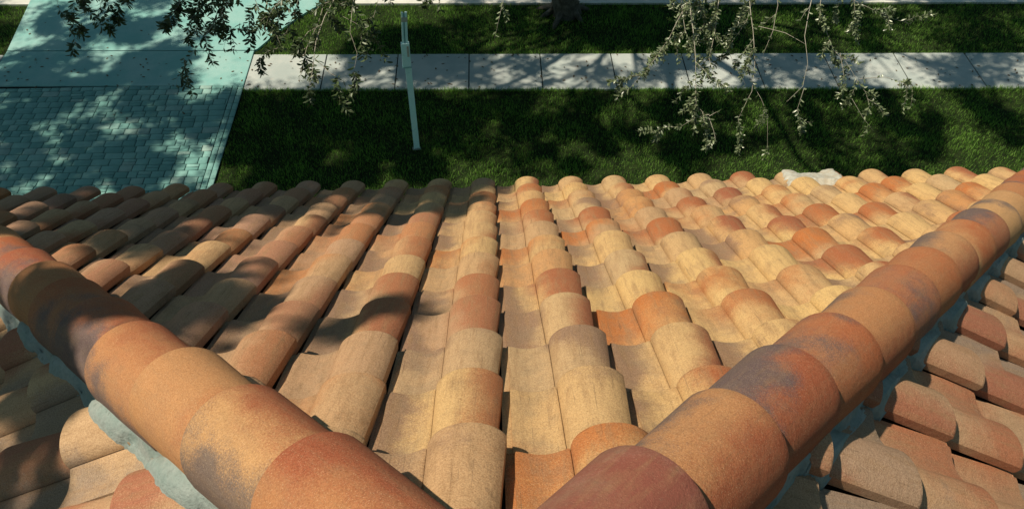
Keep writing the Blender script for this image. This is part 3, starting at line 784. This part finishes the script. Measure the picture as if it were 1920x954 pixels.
right = [
 strand([(1262, -110, 0), (1290, -20, 0), (1300, 60, 0), (1305, 130, 0), (1308, 195, 0), (1330, 222, 0)], .95, .006),
 strand([(1275, -100, .2), (1275, -10, .2), (1285, 60, .2), (1310, 120, .2)], .95, .005),
 strand([(1380, -120, .1), (1350, -10, .1), (1342, 50, .1), (1330, 110, .1), (1345, 150, .1)], .75, .006),
 strand([(1330, 222, 0), (1336, 245, 0), (1340, 268, 0)], .6, .003),
 strand([(1330, 215, 0), (1300, 222, 0), (1272, 238, 0)], .75, .003),
 strand([(1330, 218, 0), (1350, 206, 0)], .9, .003),
 strand([(1290, -80, -.2), (1280, 20, -.2), (1255, 75, -.2), (1225, 115, -.2), (1182, 165, -.2)], .8, .004),
 strand([(1390, -100, .3), (1405, 0, .3), (1412, 60, .3), (1415, 120, .3), (1412, 170, .3), (1385, 222, .3)], .8, .005),
 strand([(1500, -120, .4), (1420, -20, .4), (1400, 40, .4), (1365, 90, .4), (1385, 130, .4), (1400, 160, .4)], .7, .004),
 strand([(1415, 165, .3), (1425, 185, .3), (1436, 215, .3), (1440, 284, .3)], .28, .002),
 strand([(1560, -110, .2), (1522, 0, .2), (1508, 70, .2), (1515, 120, .2), (1508, 160, .2), (1476, 190, .2)], .12, .005),
 strand([(1508, 165, .2), (1492, 205, .2), (1500, 235, .2)], .5, .002),
 strand([(1500, 228, .2), (1522, 230, .2)], .8, .002),
 strand([(1422, 50, .4), (1470, 62, .4), (1508, 82, .3)], .1, .004),
 strand([(1545, -100, .5), (1538, 10, .5), (1548, 60, .5), (1562, 95, .5), (1590, 120, .5), (1610, 150, .5), (1625, 170, .5), (1632, 198, .5)], .8, .0045),
 strand([(1612, 148, .5), (1660, 145, .5), (1690, 155, .5), (1710, 168, .5)], .55, .003),
 strand([(1575, 100, .5), (1582, 160, .5)], .9, .003),
 strand([(1597, 185, .5), (1615, 220, .5), (1636, 246, .5)], .12, .002),
 strand([(1540, -90, .6), (1590, -5, .6), (1625, 15, .6), (1665, 35, .6), (1708, 45, .6)], .7, .0035),
 strand([(1330, -90, .4), (1310, 10, .4), (1325, 60, .4)], .9, .0035),
 strand([(1440, -90, 0), (1458, 10, 0), (1450, 60, 0), (1430, 105, 0)], .35, .004),
 strand([(960, -60, .5), (940, 5, .5), (934, 40, .5), (928, 75, .5)], .5, .002),
]
BOUGH_D = 6.5
left = [
 strand([(720, -140, 0), (640, -30, 0), (608, 30, 0), (592, 80, 0), (585, 130, 0), (578, 165, 0)], .8, .007),
 strand([(690, -120, .1), (610, -10, .1), (596, 40, .1), (575, 90, .1), (560, 150, .1)], .65, .005),
 strand([(600, -100, .2), (560, 0, .2), (540, 50, .2), (520, 90, .2)], .85, .004),
 strand([(590, 110, 0), (620, 140, 0), (650, 158, 0)], .7, .003),
 strand([(700, -80, -.1), (665, 0, -.1), (655, 60, -.1), (668, 100, -.1), (662, 135, -.1)], .7, .004),
 strand([(500, -120, 0), (450, -30, 0), (420, 10, 0), (395, 50, 0), (372, 85, 0), (345, 120, 0)], .85, .005),
 strand([(470, -90, .1), (478, -5, .1), (492, 40, .1), (500, 70, .1)], .9, .004),
 strand([(385, 70, 0), (388, 100, 0), (408, 132, 0)], .8, .003),
 strand([(420, -80, .2), (385, -20, .2), (372, 20, .2), (390, 60, .2)], .8, .004),
 strand([(520, -100, .1), (440, -5, .1), (400, 22, .1), (430, 50, .1), (455, 58, .1)], .75, .003),
 strand([(345, 108, .1), (350, 130, .1), (335, 148, .1), (332, 164, .1)], .4, .002),
 strand([(425, 48, .1), (425, 75, .1), (420, 98, .1)], .3, .002),
 strand([(360, -60, .3), (345, -5, .3), (335, 15, .3), (318, 30, .3)], .8, .003),
 strand([(560, -60, 0), (530, 0, 0), (505, 30, 0), (510, 60, 0)], .85, .004),
 strand([(180, -100, .1), (130, -30, .1), (108, 5, .1), (118, 40, .1), (140, 78, .1)], .6, .003),
 strand([(210, -90, .1), (195, -20, .1), (190, 15, .1), (176, 45, .1)], .7, .003),
 strand([(180, -60, .1), (150, -10, .1), (160, 15, .1)], .7, .003),
 strand([(260, -60, .2), (250, -15, .2), (244, 14, .2)], .7, .002),
 strand([(760, -100, .3), (715, -15, .3), (700, 30, .3), (690, 75, .3)], .6, .003),
 strand([(840, -80, .4), (810, -10, .4), (790, 5, .4)], .5, .002),
 strand([(640, 30, .1), (690, 60, .1)], .7, .002),
]
right_bough = bough(streetA, None, right, 5, M_LEAF_SUNLIT)
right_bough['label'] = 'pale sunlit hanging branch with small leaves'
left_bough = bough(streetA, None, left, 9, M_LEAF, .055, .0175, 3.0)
left_bough['label'] = 'shaded hanging branch with dark narrow leaves over the driveway'
# limbs that carry them, from the fork of the oak
car = Acc()
for S, tgt in ((right, (2.2, 7.2, 9.3)), (left, (-2.0, 7.4, 9.4))):
    hub = Vector(tgt)
    car.add(tube(curve(forkA, hub, 1.6, .5, 12, tgt[0], .04), [.14*(1-i/13) + .012 for i in range(13)], 9, .2))
    for pts, l, r in S:
        if (pts[0]-cam.location).dot(C_U)/(pts[0]-cam.location).dot(C_F) > .31:
            car.add(tube(curve(hub, pts[0], .12, .05, 6, pts[0].x, .05), [.018-(.018-r)*i/6 for i in range(7)], 6))
car.build('limb', M_BARK, streetA)

# ------------------------------------------------------------------ fallen leaves on the paving
def litter():
    n = 420; x = rng.uniform(DL, 12, n); y = np.where(rng.random(n) < .6, rng.uniform(W0+.05, W1-.05, n), rng.uniform(8, ST, n)) + SK*x
    ok = (x < DR) | ((y > W0+SK*x) & (y < W1+SK*x)); x, y = x[ok], y[ok]; n = len(x)
    a = rng.uniform(0, 6.28, n); l = rng.uniform(.02, .045, n)[:, None]; z = np.full(n, .046)
    P = np.stack([x, y, z], 1); A = np.stack([np.cos(a), np.sin(a), rng.uniform(-.15, .25, n)], 1); B = np.stack([-np.sin(a), np.cos(a), np.zeros(n)], 1)
    V = np.stack([P-A*l, P-A*l*.3+B*l*.42, P+A*l*.4+B*l*.38, P+A*l, P+A*l*.3-B*l*.42, P-A*l*.4-B*l*.38], 1).reshape(-1, 3); i = np.arange(n)*6
    F = np.concatenate([np.stack([i, i+1, i+2, i+3], 1), np.stack([i, i+3, i+4, i+5], 1)])
    o = link('fallen_leaves', np_mesh('fallen_leaves', V, F), simple_mat('dry_leaf', (.07, .045, .025), (.16, .11, .05), 20))
    tag(o, 'small dry fallen leaves scattered over the driveway and sidewalk', 'leaves', kind='stuff')
litter()
